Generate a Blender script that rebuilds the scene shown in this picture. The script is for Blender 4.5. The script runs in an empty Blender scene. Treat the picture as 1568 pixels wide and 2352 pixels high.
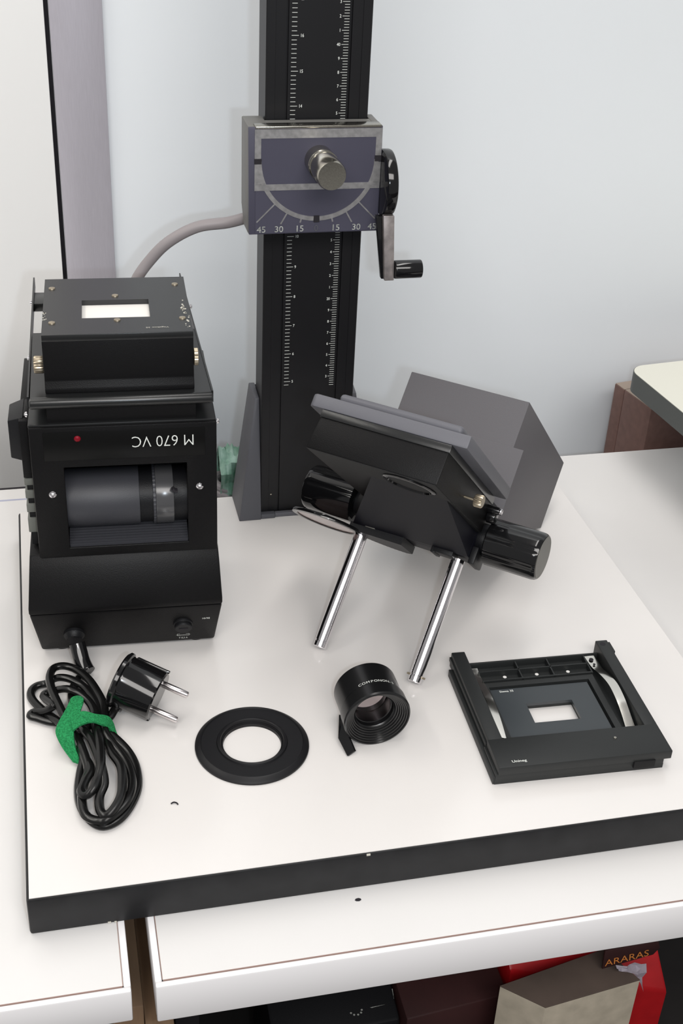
import bpy, bmesh, math, random
from mathutils import Vector, Matrix

# ---------------------------------------------------------------- camera
C = bpy.context.scene.collection
scene = bpy.context.scene
cam_d = bpy.data.cameras.new('camera'); cam = bpy.data.objects.new('camera', cam_d); C.objects.link(cam)
cam_d.sensor_width = 36; cam_d.lens = 44.929; cam_d.clip_start = .02
cam.matrix_world = Matrix(((0.974599, 0.078037, -0.209922, .04122), (-0.21965, 0.516014, -0.827939, -.5506),
                           (0.043713, 0.853018, 0.520048, .60014), (0, 0, 0, 1)))
scene.camera = cam
# ---------------------------------------------------------------- world, lights, exposure
world = bpy.data.worlds.new('room'); scene.world = world; world.use_nodes = True
world.node_tree.nodes['Background'].inputs[0].default_value = (.84, .83, .825, 1)
world.node_tree.nodes['Background'].inputs[1].default_value = .36
def area(name, loc, target, sx, sy, power, col):
    l = bpy.data.lights.new(name, 'AREA'); l.shape = 'RECTANGLE'; l.size = sx; l.size_y = sy; l.energy = power; l.color = col
    o = bpy.data.objects.new(name, l); C.objects.link(o); o.location = loc
    o.rotation_euler = (Vector(target)-Vector(loc)).to_track_quat('-Z', 'Y').to_euler(); return o
area('tube_lamp', (-.35, .47, .92), (.05, .40, 0), .8, .05, 2.2, (1, .965, .90))
area('ceiling_lamp', (-.10, -2.1, 2.15), (.2, .45, .05), 2.8, 1.0, 66, (1, .965, .93))
area('board_fill_light', (.45, .22, 2.1), (.35, .3, 0), 1.3, .35, 11.5, (1, .97, .94))  # added soft fill, no visible fixture; brightens the back of the board
area('camera_flash', (.093, -.531, .562), (.26, .25, .03), .022, .016, 1.5, (.80, .90, 1))
scene.view_settings.view_transform = 'Standard'; scene.view_settings.look = 'None'
scene.view_settings.exposure = .05; scene.view_settings.gamma = 1; scene.view_settings.use_curve_mapping = False

# ---------------------------------------------------------------- materials
def mat(name, col, rough=.5, metal=0, spec=.5, noise=0, nscale=400, bump=0, coat=0, emit=None, var=None, alpha=1, trans=0, aniso=None):
    m = bpy.data.materials.new(name); m.use_nodes = True; nt = m.node_tree; b = nt.nodes['Principled BSDF']
    b.inputs['Base Color'].default_value = (*col, 1); b.inputs['Roughness'].default_value = rough
    b.inputs['Metallic'].default_value = metal; b.inputs['Specular IOR Level'].default_value = spec
    b.inputs['Coat Weight'].default_value = coat; b.inputs['Coat Roughness'].default_value = .06
    if trans: b.inputs['Transmission Weight'].default_value = trans; b.inputs['IOR'].default_value = 1.12
    if noise or bump:
        tc = nt.nodes.new('ShaderNodeTexCoord'); n = nt.nodes.new('ShaderNodeTexNoise'); n.inputs['Scale'].default_value = nscale
        n.inputs['Detail'].default_value = 4; src = tc.outputs['Object']
        if aniso:
            mp = nt.nodes.new('ShaderNodeMapping'); mp.inputs['Scale'].default_value = aniso
            nt.links.new(src, mp.inputs['Vector']); src = mp.outputs[0]
        nt.links.new(src, n.inputs['Vector'])
        if noise:
            r = nt.nodes.new('ShaderNodeValToRGB'); c2 = var or tuple(min(1, c*(1+noise)) for c in col); c1 = tuple(c*(1-noise) for c in col)
            r.color_ramp.elements[0].position = .3; r.color_ramp.elements[1].position = .7
            r.color_ramp.elements[0].color = (*c1, 1); r.color_ramp.elements[1].color = (*c2, 1)
            nt.links.new(n.outputs['Fac'], r.inputs['Fac']); nt.links.new(r.outputs['Color'], b.inputs['Base Color'])
        if bump:
            bp = nt.nodes.new('ShaderNodeBump'); bp.inputs['Strength'].default_value = bump; bp.inputs['Distance'].default_value = .0004
            nt.links.new(n.outputs['Fac'], bp.inputs['Height']); nt.links.new(bp.outputs['Normal'], b.inputs['Normal'])
    return m
M = dict(
 board=mat('board_laminate', (.755, .725, .70), .2, spec=.95, noise=.012, nscale=14),
 board_edge=mat('black_edge', (.0125, .0125, .0135), .5, spec=.3, noise=.25, nscale=60, bump=.05),
 desk=mat('desk_laminate', (.73, .712, .695), .3, noise=.012, nscale=9),
 desk_edge=mat('desk_edge', (.82, .80, .80), .35),
 seam=mat('seam_line', (.30, .20, .17), .7),
 groove=mat('groove_line', (.42, .43, .55), .6),
 wall=mat('wall_paint', (.765, .80, .83), .62, noise=.012, nscale=6),
 panel=mat('wall_panel', (.86, .86, .85), .5),
 strip=mat('aluminium_strip', (.50, .48, .53), .42, metal=.35, noise=.05, nscale=300, aniso=(8, 8, .2)),
 dark=mat('dark_gap', (.012, .010, .014), .8),
 floor=mat('floor', (.02, .018, .018), .7, noise=.3, nscale=8),
 black=mat('black_satin', (.0045, .0043, .0047), .42, spec=.17, bump=.35, nscale=1800),
 black_sheet=mat('black_sheet_metal', (.010, .0105, .011), .3, spec=.55, bump=.08, nscale=2500),
 black_plastic=mat('black_plastic', (.0070, .0072, .0085), .45, spec=.25, bump=.3, nscale=1500),
 matt=mat('matt_black', (.006, .006, .0065), .62, spec=.3),
 gloss=mat('gloss_black', (.005, .005, .0055), .09, spec=.55),
 label_black=mat('label_black', (.004, .004, .004), .35, spec=.15),
 ringgrey=mat('ring_grey', (.06, .06, .063), .22, spec=.6),
 anod=mat('anodised_black', (.0085, .0083, .0095), .42, spec=.3),
 barrel=mat('barrel_grey', (.035, .036, .043), .48, spec=.5, bump=.25, nscale=2500),
 bluegrey=mat('blue_grey_paint', (.062, .060, .088), .5, spec=.4, bump=.15, nscale=1500),
 grey=mat('grey_hammer_paint', (.115, .115, .13), .5, spec=.45, bump=.15, nscale=1600),
 greybox=mat('grey_housing', (.105, .100, .108), .55, spec=.35, bump=.15, nscale=1600, noise=.05),
 footgrey=mat('bracket_grey', (.085, .086, .098), .5, bump=.15, nscale=1500),
 carr=mat('carriage_grey', (.15, .148, .14), .5, bump=.15, nscale=1500),
 chrome=mat('chrome', (.78, .76, .78), .09, metal=1),
 steel=mat('brushed_steel', (.40, .38, .33), .2, metal=1, noise=.1, nscale=900),
 silver=mat('worn_silver', (.50, .49, .49), .3, metal=.8, noise=.18, nscale=260),
 brass=mat('dull_brass', (.42, .36, .27), .35, metal=.9),
 alu=mat('crank_alu', (.42, .38, .37), .36, metal=.7, noise=.25, nscale=150),
 print=mat('white_print', (.72, .74, .70), .6),
 print_dim=mat('worn_print', (.34, .35, .33), .6, noise=.35, nscale=600),
 diffuser=mat('white_diffuser', (.80, .78, .74), .5),
 red=mat('red_led', (.20, .003, .012), .4, spec=.2),
 vent=mat('vent_grey', (.13, .135, .12), .5),
 green=mat('green_velcro', (.02, .21, .07), .9, spec=.1, noise=.4, nscale=900, bump=1),
 greenbag=mat('green_plastic', (.07, .27, .15), .25, spec=.5, noise=.4, nscale=45, bump=.5, var=(.42, .60, .52)),
 cablegrey=mat('grey_cable', (.27, .245, .25), .45),
 tape=mat('tape', (.78, .72, .48), .6),
 filt=mat('filter_reflection', (.48, .36, .34), .12, spec=.6),  # pale pink: the reflection on the red glass is mixed into its colour
 glass=mat('lens_glass', (.93, .82, .84), .0, spec=.9, trans=1),
 ivory=mat('cream_laminate', (.74, .73, .64), .35),
 shelfedge=mat('grey_edge', (.085, .09, .085), .5),
 brownbox=mat('brown_leatherette', (.155, .085, .07), .6, noise=.12, nscale=120),
 brownedge=mat('brown_top', (.34, .27, .22), .6),
 wood=mat('brown_board', (.17, .105, .06), .65, noise=.18, nscale=14, aniso=(12, 1, 1)),
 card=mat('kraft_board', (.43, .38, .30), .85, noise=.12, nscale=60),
 cardtop=mat('kraft_shaded', (.10, .072, .058), .85, noise=.12, nscale=30),  # kraft top face, shade under the desk put into the colour
 redbag=mat('red_bag', (.42, .008, .012), .3, noise=.2, nscale=20),
 gold=mat('gold_print', (.62, .22, .05), .4),
 paper=mat('white_paper', (.62, .58, .66), .8),
 darkred=mat('dark_red_box', (.032, .008, .008), .6, noise=.2, nscale=20),
 wear=mat('bare_metal_wear', (.55, .53, .46), .5),
 cordblack=mat('cord_black', (.0045, .0045, .0045), .22, spec=.35),
 steelpin=mat('pin_steel', (.70, .66, .66), .22, metal=1),
 lensblack=mat('lens_black', (.006, .006, .0065), .28, spec=.5),
 carrblack=mat('carrier_black', (.0185, .0200, .0200), .48, spec=.35, bump=.15, nscale=2200),
 maskgrey=mat('mask_black', (.032, .038, .043), .30, spec=.6),
 spring=mat('spring_steel', (.75, .73, .68), .16, metal=1),
 paperwhite=mat('hole_white', (.8, .78, .75), .6),
 focusblack=mat('focus_block_black', (.0055, .0055, .0095), .5, spec=.2, bump=.1, nscale=1500),
 capgrey=mat('knob_cap_grey', (.13, .125, .11), .42),
)
# ---------------------------------------------------------------- mesh helpers
def link(name, me, m, parent=None):
    o = bpy.data.objects.new(name, me); C.objects.link(o)
    if m: me.materials.append(M[m] if isinstance(m, str) else m)
    if parent: o.parent = parent
    return o
def obj(name, bm, m, parent=None, sharp=35, smooth=True):
    me = bpy.data.meshes.new(name); bmesh.ops.recalc_face_normals(bm, faces=bm.faces[:]); bm.to_mesh(me); bm.free()
    if smooth:
        for p in me.polygons: p.use_smooth = True
        me.set_sharp_from_angle(angle=math.radians(sharp))
    return link(name, me, m, parent)
def thing(name, label, cat, mw=None, group=None):
    o = bpy.data.objects.new(name, None); C.objects.link(o); o.empty_display_size = .02
    if mw is not None: o.matrix_world = mw
    o['label'] = label; o['category'] = cat
    if group: o['group'] = group
    return o
def tag(o, label, cat, group=None):
    o['label'] = label; o['category'] = cat
    if group: o['group'] = group
    return o
def struct(o): o['kind'] = 'structure'; return o
def NB(): return bmesh.new()
def merge(bm, other):
    me = bpy.data.meshes.new('tmp'); other.to_mesh(me); other.free(); bm.from_mesh(me); bpy.data.meshes.remove(me)
def box(bm, x0, x1, y0, y1, z0, z1, bev=0, seg=2):
    t = bmesh.new(); bmesh.ops.create_cube(t, size=1)
    for v in t.verts: v.co = Vector(((x0+x1)/2+v.co.x*(x1-x0), (y0+y1)/2+v.co.y*(y1-y0), (z0+z1)/2+v.co.z*(z1-z0)))
    if bev: bmesh.ops.bevel(t, geom=t.edges[:], offset=bev, segments=seg, affect='EDGES', profile=.5)
    merge(bm, t); return bm
def hexa(bm, pts, bev=0, seg=2):     # 8 points: bottom ring of 4, top ring of 4
    t = bmesh.new(); v = [t.verts.new(p) for p in pts]
    for f in ((0, 1, 2, 3), (4, 5, 6, 7), (0, 1, 5, 4), (1, 2, 6, 5), (2, 3, 7, 6), (3, 0, 4, 7)): t.faces.new([v[i] for i in f])
    bmesh.ops.recalc_face_normals(t, faces=t.faces[:])
    if bev: bmesh.ops.bevel(t, geom=t.edges[:], offset=bev, segments=seg, affect='EDGES', profile=.5)
    merge(bm, t); return bm
def prism(bm, pts, h, axis='z', base=0, bev=0):     # polygon in the two other axes, extruded along axis
    def mk(p, q):
        return {'z': (p[0], p[1], q), 'y': (p[0], q, p[1]), 'x': (q, p[0], p[1])}[axis]
    t = bmesh.new(); a = [t.verts.new(mk(p, base)) for p in pts]; b = [t.verts.new(mk(p, base+h)) for p in pts]; n = len(pts)
    t.faces.new(a); t.faces.new(b[::-1])
    for i in range(n): t.faces.new((a[i], a[(i+1) % n], b[(i+1) % n], b[i]))
    bmesh.ops.recalc_face_normals(t, faces=t.faces[:])
    if bev: bmesh.ops.bevel(t, geom=t.edges[:], offset=bev, segments=2, affect='EDGES', profile=.5)
    merge(bm, t); return bm
def plate_hole(bm, o, i, t0, t1, axis='z'):   # rectangle (u0,u1,v0,v1) with rectangular hole, thickness t0..t1
    u0, u1, v0, v1 = o; a, b, c, d = i
    for r in ((u0, a, v0, v1), (b, u1, v0, v1), (a, b, v0, c), (a, b, d, v1)):
        if axis == 'z': box(bm, r[0], r[1], r[2], r[3], t0, t1)
        else: box(bm, r[0], r[1], t0, t1, r[2], r[3])
    bmesh.ops.remove_doubles(bm, verts=bm.verts, dist=1e-6)
    inner = {}
    for f in bm.faces:
        k = tuple(sorted(v.index for v in f.verts)); inner.setdefault(k, []).append(f)
    return bm
def lathe(bm, prof, org=(0, 0, 0), axis=(0, 0, 1), seg=48, close=False):   # prof: list of (radius, height along axis)
    ax = Vector(axis).normalized(); q = ax.to_track_quat('Z', 'Y').to_matrix(); org = Vector(org); rings = []
    for r, h in prof:
        if r < 1e-6: rings.append([bm.verts.new(org+ax*h)])
        else: rings.append([bm.verts.new(org+q @ Vector((r*math.cos(2*math.pi*k/seg), r*math.sin(2*math.pi*k/seg), h))) for k in range(seg)])
    pairs = list(zip(rings, rings[1:]))
    if close: pairs.append((rings[-1], rings[0]))
    for A, B in pairs:
        if len(A) == 1 and len(B) == 1: continue
        for k in range(seg):
            k2 = (k+1) % seg
            if len(A) == 1: bm.faces.new((A[0], B[k], B[k2]))
            elif len(B) == 1: bm.faces.new((A[k], A[k2], B[0]))
            else: bm.faces.new((A[k], A[k2], B[k2], B[k]))
    return bm
def cyl(bm, p0, p1, r, bev=0, seg=40, r1=None):
    p0, p1 = Vector(p0), Vector(p1); L = (p1-p0).length; r1 = r if r1 is None else r1
    pr = [(0, 0), (r-bev, 0), (r-bev*.3, bev*.3), (r, bev), (r1, L-bev), (r1-bev*.3, L-bev*.3), (r1-bev, L), (0, L)] if bev else [(0, 0), (r, 0), (r1, L), (0, L)]
    return lathe(bm, pr, p0, p1-p0, seg)
def spline(pts, n=6):
    P = [Vector(p) for p in pts]; out = []
    for i in range(len(P)-1):
        a = P[max(i-1, 0)]; b = P[i]; c = P[i+1]; d = P[min(i+2, len(P)-1)]
        for k in range(n):
            t = k/n; out.append(.5*((2*b)+(c-a)*t+(2*a-5*b+4*c-d)*t*t+(3*b-a-3*c+d)*t**3))
    out.append(P[-1]); return out
def tube(bm, pts, rw, rh=None, seg=10, n=6, smooth=True):      # oval section: rw across (horizontal), rh up
    P = spline(pts, n) if smooth else [Vector(p) for p in pts]; rh = rh or rw; rings = []
    side = None
    for i, p in enumerate(P):
        t = (P[min(i+1, len(P)-1)]-P[max(i-1, 0)]).normalized(); up = Vector((0, 0, 1))
        if abs(t.z) > .95: up = Vector((0, 1, 0))
        s = t.cross(up).normalized(); u = s.cross(t).normalized()
        if side and s.dot(side) < -.2 and abs(t.z) > .6: s = -s; u = -u
        side = s
        rings.append([bm.verts.new(p+s*rw*math.cos(2*math.pi*k/seg)+u*rh*math.sin(2*math.pi*k/seg)) for k in range(seg)])
    for A, B in zip(rings, rings[1:]):
        for k in range(seg): bm.faces.new((A[k], A[(k+1) % seg], B[(k+1) % seg], B[k]))
    bm.faces.new(rings[0]); bm.faces.new(rings[-1]); return bm
def ribbon(bm, left, right, th, n=6):      # strap between two edge paths, th thick downwards along normal
    A = spline(left, n); B = spline(right, n); N = len(A); top = []; bot = []
    for i in range(N):
        t = (A[min(i+1, N-1)]-A[max(i-1, 0)]).normalized(); s = (B[i]-A[i]).normalized(); nn = s.cross(t).normalized()
        if nn.z < 0: nn = -nn
        mid = (A[i]+B[i])/2+nn*th*.3
        top.append([bm.verts.new(A[i]), bm.verts.new(mid), bm.verts.new(B[i])])
        bot.append([bm.verts.new(A[i]-nn*th), bm.verts.new(mid-nn*th), bm.verts.new(B[i]-nn*th)])
    for i in range(N-1):
        for k in (0, 1):
            bm.faces.new((top[i][k], top[i][k+1], top[i+1][k+1], top[i+1][k]))
            bm.faces.new((bot[i][k], bot[i+1][k], bot[i+1][k+1], bot[i][k+1]))
        for k in (0, 2): bm.faces.new((top[i][k], top[i+1][k], bot[i+1][k], bot[i][k]))
    for i in (0, N-1):
        for k in (0, 1): bm.faces.new((top[i][k], top[i][k+1], bot[i][k+1], bot[i][k]))
    return bm
_tc = {}
def text(bm, s, org, xdir, ydir, size, align='LEFT', depth=.0001, ex=1.0, bold=0):
    if (s, align, bold) not in _tc:
        cu = bpy.data.curves.new('t', 'FONT'); cu.body = s; cu.align_x = align; cu.size = 1; cu.extrude = 0; cu.offset = bold; cu.resolution_u = 3
        o = bpy.data.objects.new('t', cu); C.objects.link(o); dg = bpy.context.evaluated_depsgraph_get()
        me = bpy.data.meshes.new_from_object(o.evaluated_get(dg)); _tc[(s, align, bold)] = ([v.co.copy() for v in me.vertices], [list(p.vertices) for p in me.polygons])
        bpy.data.objects.remove(o); bpy.data.curves.remove(cu); bpy.data.meshes.remove(me)
    V, F = _tc[(s, align, bold)]; X = Vector(xdir).normalized(); Y = Vector(ydir).normalized(); N = X.cross(Y); o0 = Vector(org)
    vs = [bm.verts.new(o0+X*v.x*size*ex+Y*v.y*size+N*depth) for v in V]
    for f in F:
        try: bm.faces.new([vs[i] for i in f])
        except ValueError: pass
def otext(name, items, m, parent):
    bm = NB()
    for it in items: text(bm, *it[:-1], **it[-1]) if isinstance(it[-1], dict) else text(bm, *it)
    me = bpy.data.meshes.new(name); bm.to_mesh(me); bm.free(); return link(name, me, m, parent)
def knurl(bm, p0, p1, r, n=28, depth=.06):     # ribbed cylinder
    p0, p1 = Vector(p0), Vector(p1); ax = (p1-p0).normalized(); q = ax.to_track_quat('Z', 'Y').to_matrix(); L = (p1-p0).length; rings = []
    for h in (0, L*.12, L*.88, L):
        rr = r*(.9 if h in (0, L) else 1)
        rings.append([bm.verts.new(p0+q @ Vector((rr*(1-(k % 2)*depth)*math.cos(math.pi*k/n), rr*(1-(k % 2)*depth)*math.sin(math.pi*k/n), h))) for k in range(2*n)])
    for A, B in zip(rings, rings[1:]):
        for k in range(2*n): bm.faces.new((A[k], A[(k+1) % (2*n)], B[(k+1) % (2*n)], B[k]))
    bm.faces.new(rings[0]); bm.faces.new(rings[-1]); return bm
def rframe(yaw, loc): return Matrix.Translation(loc) @ Matrix.Rotation(yaw, 4, 'Z')
def plate_hole(bm, o, i, t0, t1, axis='z'):      # rectangular plate with a rectangular hole
    def mk(u, v, t): return (u, v, t) if axis == 'z' else (u, t, v)
    O = ((o[0], o[2]), (o[1], o[2]), (o[1], o[3]), (o[0], o[3])); I = ((i[0], i[2]), (i[1], i[2]), (i[1], i[3]), (i[0], i[3]))
    R = [[bm.verts.new(mk(u, v, t)) for u, v in q] for q, t in ((O, t0), (O, t1), (I, t1), (I, t0))]
    for A, B in zip(R, R[1:]+R[:1]):
        for k in range(4): bm.faces.new((A[k], A[(k+1) % 4], B[(k+1) % 4], B[k]))
    return bm
T = -.03                                         # desk top height; the baseboard's top is z = 0
FL = -.745
# ---------------------------------------------------------------- the room
struct(obj('floor', box(NB(), -2.5, 3, -2.2, .66, FL-.03, FL), 'floor'))
wb = obj('wall_back', box(NB(), .06, 3, .64, .66, FL, 2.2), 'wall'); struct(wb)
wl = obj('trim_1', box(NB(), .0602, .1056, .632, .6399, FL, 2.2, .0008), 'strip'); struct(wl)
wp = obj('wall_left', box(NB(), -2.5, .0560, .634, .66, FL, 2.2, .0008), 'panel'); struct(wp)
struct(obj('gap_shade', box(NB(), .0545, .0612, .645, .656, FL, 2.2), 'dark'))  # dark strip standing in for the shadow in the gap beside the panel
# ---------------------------------------------------------------- the two desks
def desk(x0, x1, y1, zb, label, side):
    r = thing('desk', label, 'desk', Matrix.Translation(((x0+x1)/2, .25, FL)), 'white desks under the baseboard')
    inv = r.matrix_world.inverted()
    def W(name, bm, m, **k): bm.transform(inv); return obj(name, bm, m, r, **k)
    y0 = -.052; e = .0042
    lx0, lx1 = (x0, x1-e) if side == 'r' else (x0+e, x1)
    W('desk_top', box(NB(), lx0, lx1, y0+e+.0006, y1, zb, T), 'desk')
    W('front_band', box(NB(), x0, x1, y0, y0+e, zb, T, .0012), 'desk_edge')
    sx = (x1-e, x1) if side == 'r' else (x0, x0+e)
    W('side_band', box(NB(), sx[0], sx[1], y0+e, y1, zb, T-.0001, .0008), 'desk_edge')
    b = NB(); box(b, lx0+(0 if side == 'r' else .0006), lx1-(.0006 if side == 'r' else 0), y0+e, y0+e+.0006, T-.002, T+.00005)
    xs = x1-e-.0006 if side == 'r' else x0+e
    box(b, xs, xs+.0005, y0+e+.0006, y1, T-.002, T+.00005); W('seam', b, 'seam', smooth=False)
    for lx in (x0+.05, x1-.05):
        for ly in (y0+.05, y1-.05):
            if abs(lx-.06) < .1 and ly < .2: ly = .3
            W('leg', box(NB(), lx-.012, lx+.012, ly-.012, ly+.012, FL, zb, .001), 'dark')
    W('under_desk_shade', box(NB(), x0+.02, x1-.02, y1-.03, y1-.018, FL+.02, zb), 'dark')  # dark sheet added for the shade beneath the desk, hides the lit wall
    return r, W
dl, WL = desk(-1.1, .0565, .5405, -.0565, 'white desk on the left, its corner under the baseboard', 'r')
WL('rear_gap_strip', box(NB(), -1.1, .0565, .5405, .5435, -.05, T+.0003), 'dark', smooth=False)
WL('groove', box(NB(), -1.1, .0555, .519, .5215, T-.002, T+.00015), 'groove', smooth=False)
dr, WR = desk(.0705, 1.5, .527, -.0615, 'white desk filling the centre and right, most of the baseboard on it', 'l')
wd = thing('wooden_board', 'brown wooden board standing in the gap between the two white desks', 'board', Matrix.Translation((.063, .2, FL)))
b = box(NB(), .045, .0655, .0065, .4, FL, -.12, .001); b.transform(wd.matrix_world.inverted()); obj('plank', b, 'wood', wd)
b = box(NB(), .066, .085, -.002, .4, FL, -.14, .001); b.transform(wd.matrix_world.inverted()); obj('plank', b, 'wood', wd)

# ---------------------------------------------------------------- enlarger stand: baseboard, column, carriage
st = thing('enlarger_stand', 'white-topped enlarger baseboard with black edges and tall black scaled column', 'enlarger stand', Matrix.Translation((.2495, .2236, T)))
sinv = st.matrix_world.inverted()
def S(name, bm, m, parent=None, **k): bm.transform(sinv); return obj(name, bm, m, parent or st, **k)
def ST(name, items, m, parent):
    o = otext(name, items, m, parent); o.data.transform(sinv); return o
W_, D_ = .4989, .4471
base = S('baseboard', box(NB(), 0, W_, 0, D_, T, -.0003, .0018), 'board_edge')
S('laminate_top', box(NB(), .0017, W_-.0009, .0014, D_-.0009, -.003, 0), 'board', base, smooth=False)
for (x, z, w) in ((.2097, -.0012, .0012), (.0475, -.0285, .001), (.0512, -.0288, .0007)):
    S('edge_chip', box(NB(), x-w, x+w, -.0003, .0004, z-.0006, z+.0006), 'wear', base, smooth=False)
# foot bracket of the column
b = NB()
hexa(b, [(.19, .4025, 0), (.2099, .4025, 0), (.2099, .4471, 0), (.19, .4471, 0), (.2060, .4200, .1115), (.2099, .4200, .1115), (.2099, .4471, .1140), (.2048, .4471, .1140)], .0008)
hexa(b, [(.2895, .4025, 0), (.3092, .4025, 0), (.3092, .4471, 0), (.2895, .4471, 0), (.2898, .4200, .1115), (.2950, .4200, .1115), (.2962, .4471, .1140), (.2898, .4471, .1140)], .0008)
box(b, .2099, .2895, .4462, .4471, 0, .112)
ft = S('column_foot', b, 'footgrey')
S('foot_lip', box(NB(), .2099, .2225, .4035, .4094, 0, .0045, .0006), 'footgrey', ft)
S('steel_lip', box(NB(), .2226, .2800, .4050, .4094, 0, .0040, .0006), 'grey', ft)
# column: extruded profile
yc = .4096; xl, xr = .2100, .2893; H = .64
pr = [(xl, yc+.030), (xl, yc+.0006), (xl+.0007, yc), (xl+.0070, yc), (xl+.0072, yc+.0005), (xl+.0150, yc+.0005), (xl+.0153, yc+.0024), (xl+.0165, yc+.0024), (xl+.0168, yc+.0008),
      (xr-.0168, yc+.0008), (xr-.0165, yc+.0024), (xr-.0153, yc+.0024), (xr-.0150, yc+.0005), (xr-.0072, yc+.0005), (xr-.0070, yc), (xr-.0007, yc), (xr, yc+.0006), (xr, yc+.030)]
col = S('column', prism(NB(), pr, H, 'z', .002), 'anod')
yf = yc+.00075
b = NB()
def tick(b, x0, x1, z, h=.00034): box(b, x0, x1, yf-.00012, yf, z-h/2, z+h/2)
for k in range(39, 8*23):
    z = .0036+k/8*.0254
    if z > .62: break
    tick(b, .2290, .2343 if k % 8 == 0 else .2329, z)
S('inch_scale', b, 'print', col, smooth=False)['kind'] = 'stuff'
for k in range(5, 24): ST('scale_number', [(str(k), (.2354, yf, .0036+k*.0254-.00115), (1, 0, 0), (0, 0, 1), .0034, dict(ex=.82, bold=.012))], 'print', col)
b = NB(); 
for k in range(61, 5*60):
    z = .0036+k*.002
    if z > .62: break
    tick(b, .2665 if k % 5 == 0 else .2680, .2718, z, .0003)
S('centimetre_scale', b, 'print', col, smooth=False)['kind'] = 'stuff'
for k in range(13, 60): ST('scale_number', [(str(k) if k % 10 == 0 else str(k % 10), (.2657, yf, .0036+k*.01-.00105), (1, 0, 0), (0, 0, 1), .0032, dict(align='RIGHT', ex=.85, bold=.012))], 'print', col)
b = NB(); lathe(b, [(0, -.0004), (.0007, -.0003), (.0007, .0005)], (.2194, yc, .0215), (0, 1, 0), 12); S('rivet', b, 'steel', col)
# carriage
cy = .385
b = NB()
prism(b, [(.1942, .2690), (.1935, .3503), (.2953, .3503), (.2962, .2690)], .0035, 'y', cy, .0005)
car = S('carriage', b, 'bluegrey'); car['label'] = 'carriage with dial on the column'
b = NB()
prism(b, [(cy+.0036, .3500), (.4205, .3500), (.4205, .2830), (.4085, .2690), (cy+.0036, .2690)], .0155, 'x', .1938, .0009)
prism(b, [(cy+.0036, .3500), (.4205, .3500), (.4205, .2830), (.4085, .2690), (cy+.0036, .2690)], .0055, 'x', .2899, .0009)
box(b, .2085, .2915, cy+.0036, .4080, .270, .3496)
S('carriage_body', b, 'carr', car)
S('dial_panel', prism(NB(), [(.1990, .2700), (.1985, .3490), (.2940, .3490), (.2950, .2700)], .0006, 'y', cy-.0006), 'bluegrey', car, smooth=False)
cx0, cz0 = .2465, .3255
yb = cy-.0009
def arcband(r0, r1, a0, a1, n=30):
    b = NB()
    P = [(cx0+r1*math.sin(math.radians(a0+(a1-a0)*k/n)), cz0-r1*math.cos(math.radians(a0+(a1-a0)*k/n))) for k in range(n+1)]
    Q = [(cx0+r0*math.sin(math.radians(a0+(a1-a0)*k/n)), cz0-r0*math.cos(math.radians(a0+(a1-a0)*k/n))) for k in range(n+1)]
    prism(b, P+Q[::-1], .00075, 'y', cy-.00105); return b
for a0, a1 in ((-90, -3), (3, 90)): S('dial_arc', arcband(.0432, .0466, a0, a1), 'silver', car, smooth=False)
def bar(x0, x1, z0, z1, m='silver', name='dial_bar', off=0): S(name, box(NB(), x0, x1, yb-off, yb+.0006, z0, z1), m, car, smooth=False)
bar(.1980, .2949, .3424, .3490); bar(.1980, .2028, .3275, .3424); bar(.2903, .2949, .3285, .3424); bar(.1980, .2949, .3033, .3080, off=.00005)
for s in (-1, 1):
    pts = [(cx0+s*.0485, .3080), (cx0+s*.0485, .3235), (cx0+s*.0462, .3235)]+[(cx0+s*.0462*math.cos(math.radians(t)), cz0-.0462*math.sin(math.radians(t))) for t in (6, 12, 18, 22)]
    S('dial_corner', prism(NB(), pts, .0006, 'y', yb), 'silver', car, smooth=False)
    for ang, r0, r1, w in ((45, .0464, .066, .0005), (30, .0464, .0560, .00055), (15, .0464, .0495, .0006)):
        d = Vector((s*math.sin(math.radians(ang)), -math.cos(math.radians(ang)))); n = Vector((-d.y, d.x)); c = Vector((cx0, cz0)); r1 = r1 if (s < 0 or ang != 45) else .0655
        S('dial_tick', prism(NB(), [tuple(c+d*r0+n*w), tuple(c+d*r1+n*w), tuple(c+d*r1-n*w), tuple(c+d*r0-n*w)], .0006, 'y', yb), 'silver', car, smooth=False)
bar(.1978, .2032, .3235, .3275, 'dark', 'index_mark', .0003); bar(.2900, .2951, .3240, .3285, 'dark', 'index_mark', .0003); bar(cx0-.0022, cx0+.0022, .2778, .2830, 'dark', 'index_mark', .0004)
for s, x in (('45', .2036), ('30', .2172), ('15', .2333), ('15', .2617), ('30', .2782), ('45', .2909)):
    ST('dial_number', [(s, (x, yb, .2708), (1, 0, 0), (0, 0, 1), .0068, dict(align='CENTER', ex=1.05, bold=.01))], 'print_dim', car)
ST('dial_number', [('0', (.2464, yb, .2708), (1, 0, 0), (0, 0, 1), .0068, dict(align='CENTER'))], 'footgrey', car)
b = NB(); box(b, .1985, .2945, cy-.0004, cy+.010, .3492, .3512, .0006); S('top_trim', b, 'steel', car)
b = NB(); lathe(b, [(0, 0), (.0112, 0), (.0112, .012), (.0106, .0126), (.0106, .0140), (.0114, .0147), (.0114, .0158), (.0108, .0163), (.0112, .0260), (.0112, .0375), (.0104, .0395), (0, .0392)], (.2470, cy, .3258), (.04, -1, -.02), 48)
S('locking_knob', b, 'steel', car)
b = NB(); lathe(b, [(0, 0), (.0230, 0), (.0248, .0008), (.0252, .0020), (.0252, .0068), (.0246, .0082), (.0230, .0090), (0, .0090)], (.2953, .3850, .3072), (1, 0, 0), 64)
S('drive_wheel', b, 'gloss', car)
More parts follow.
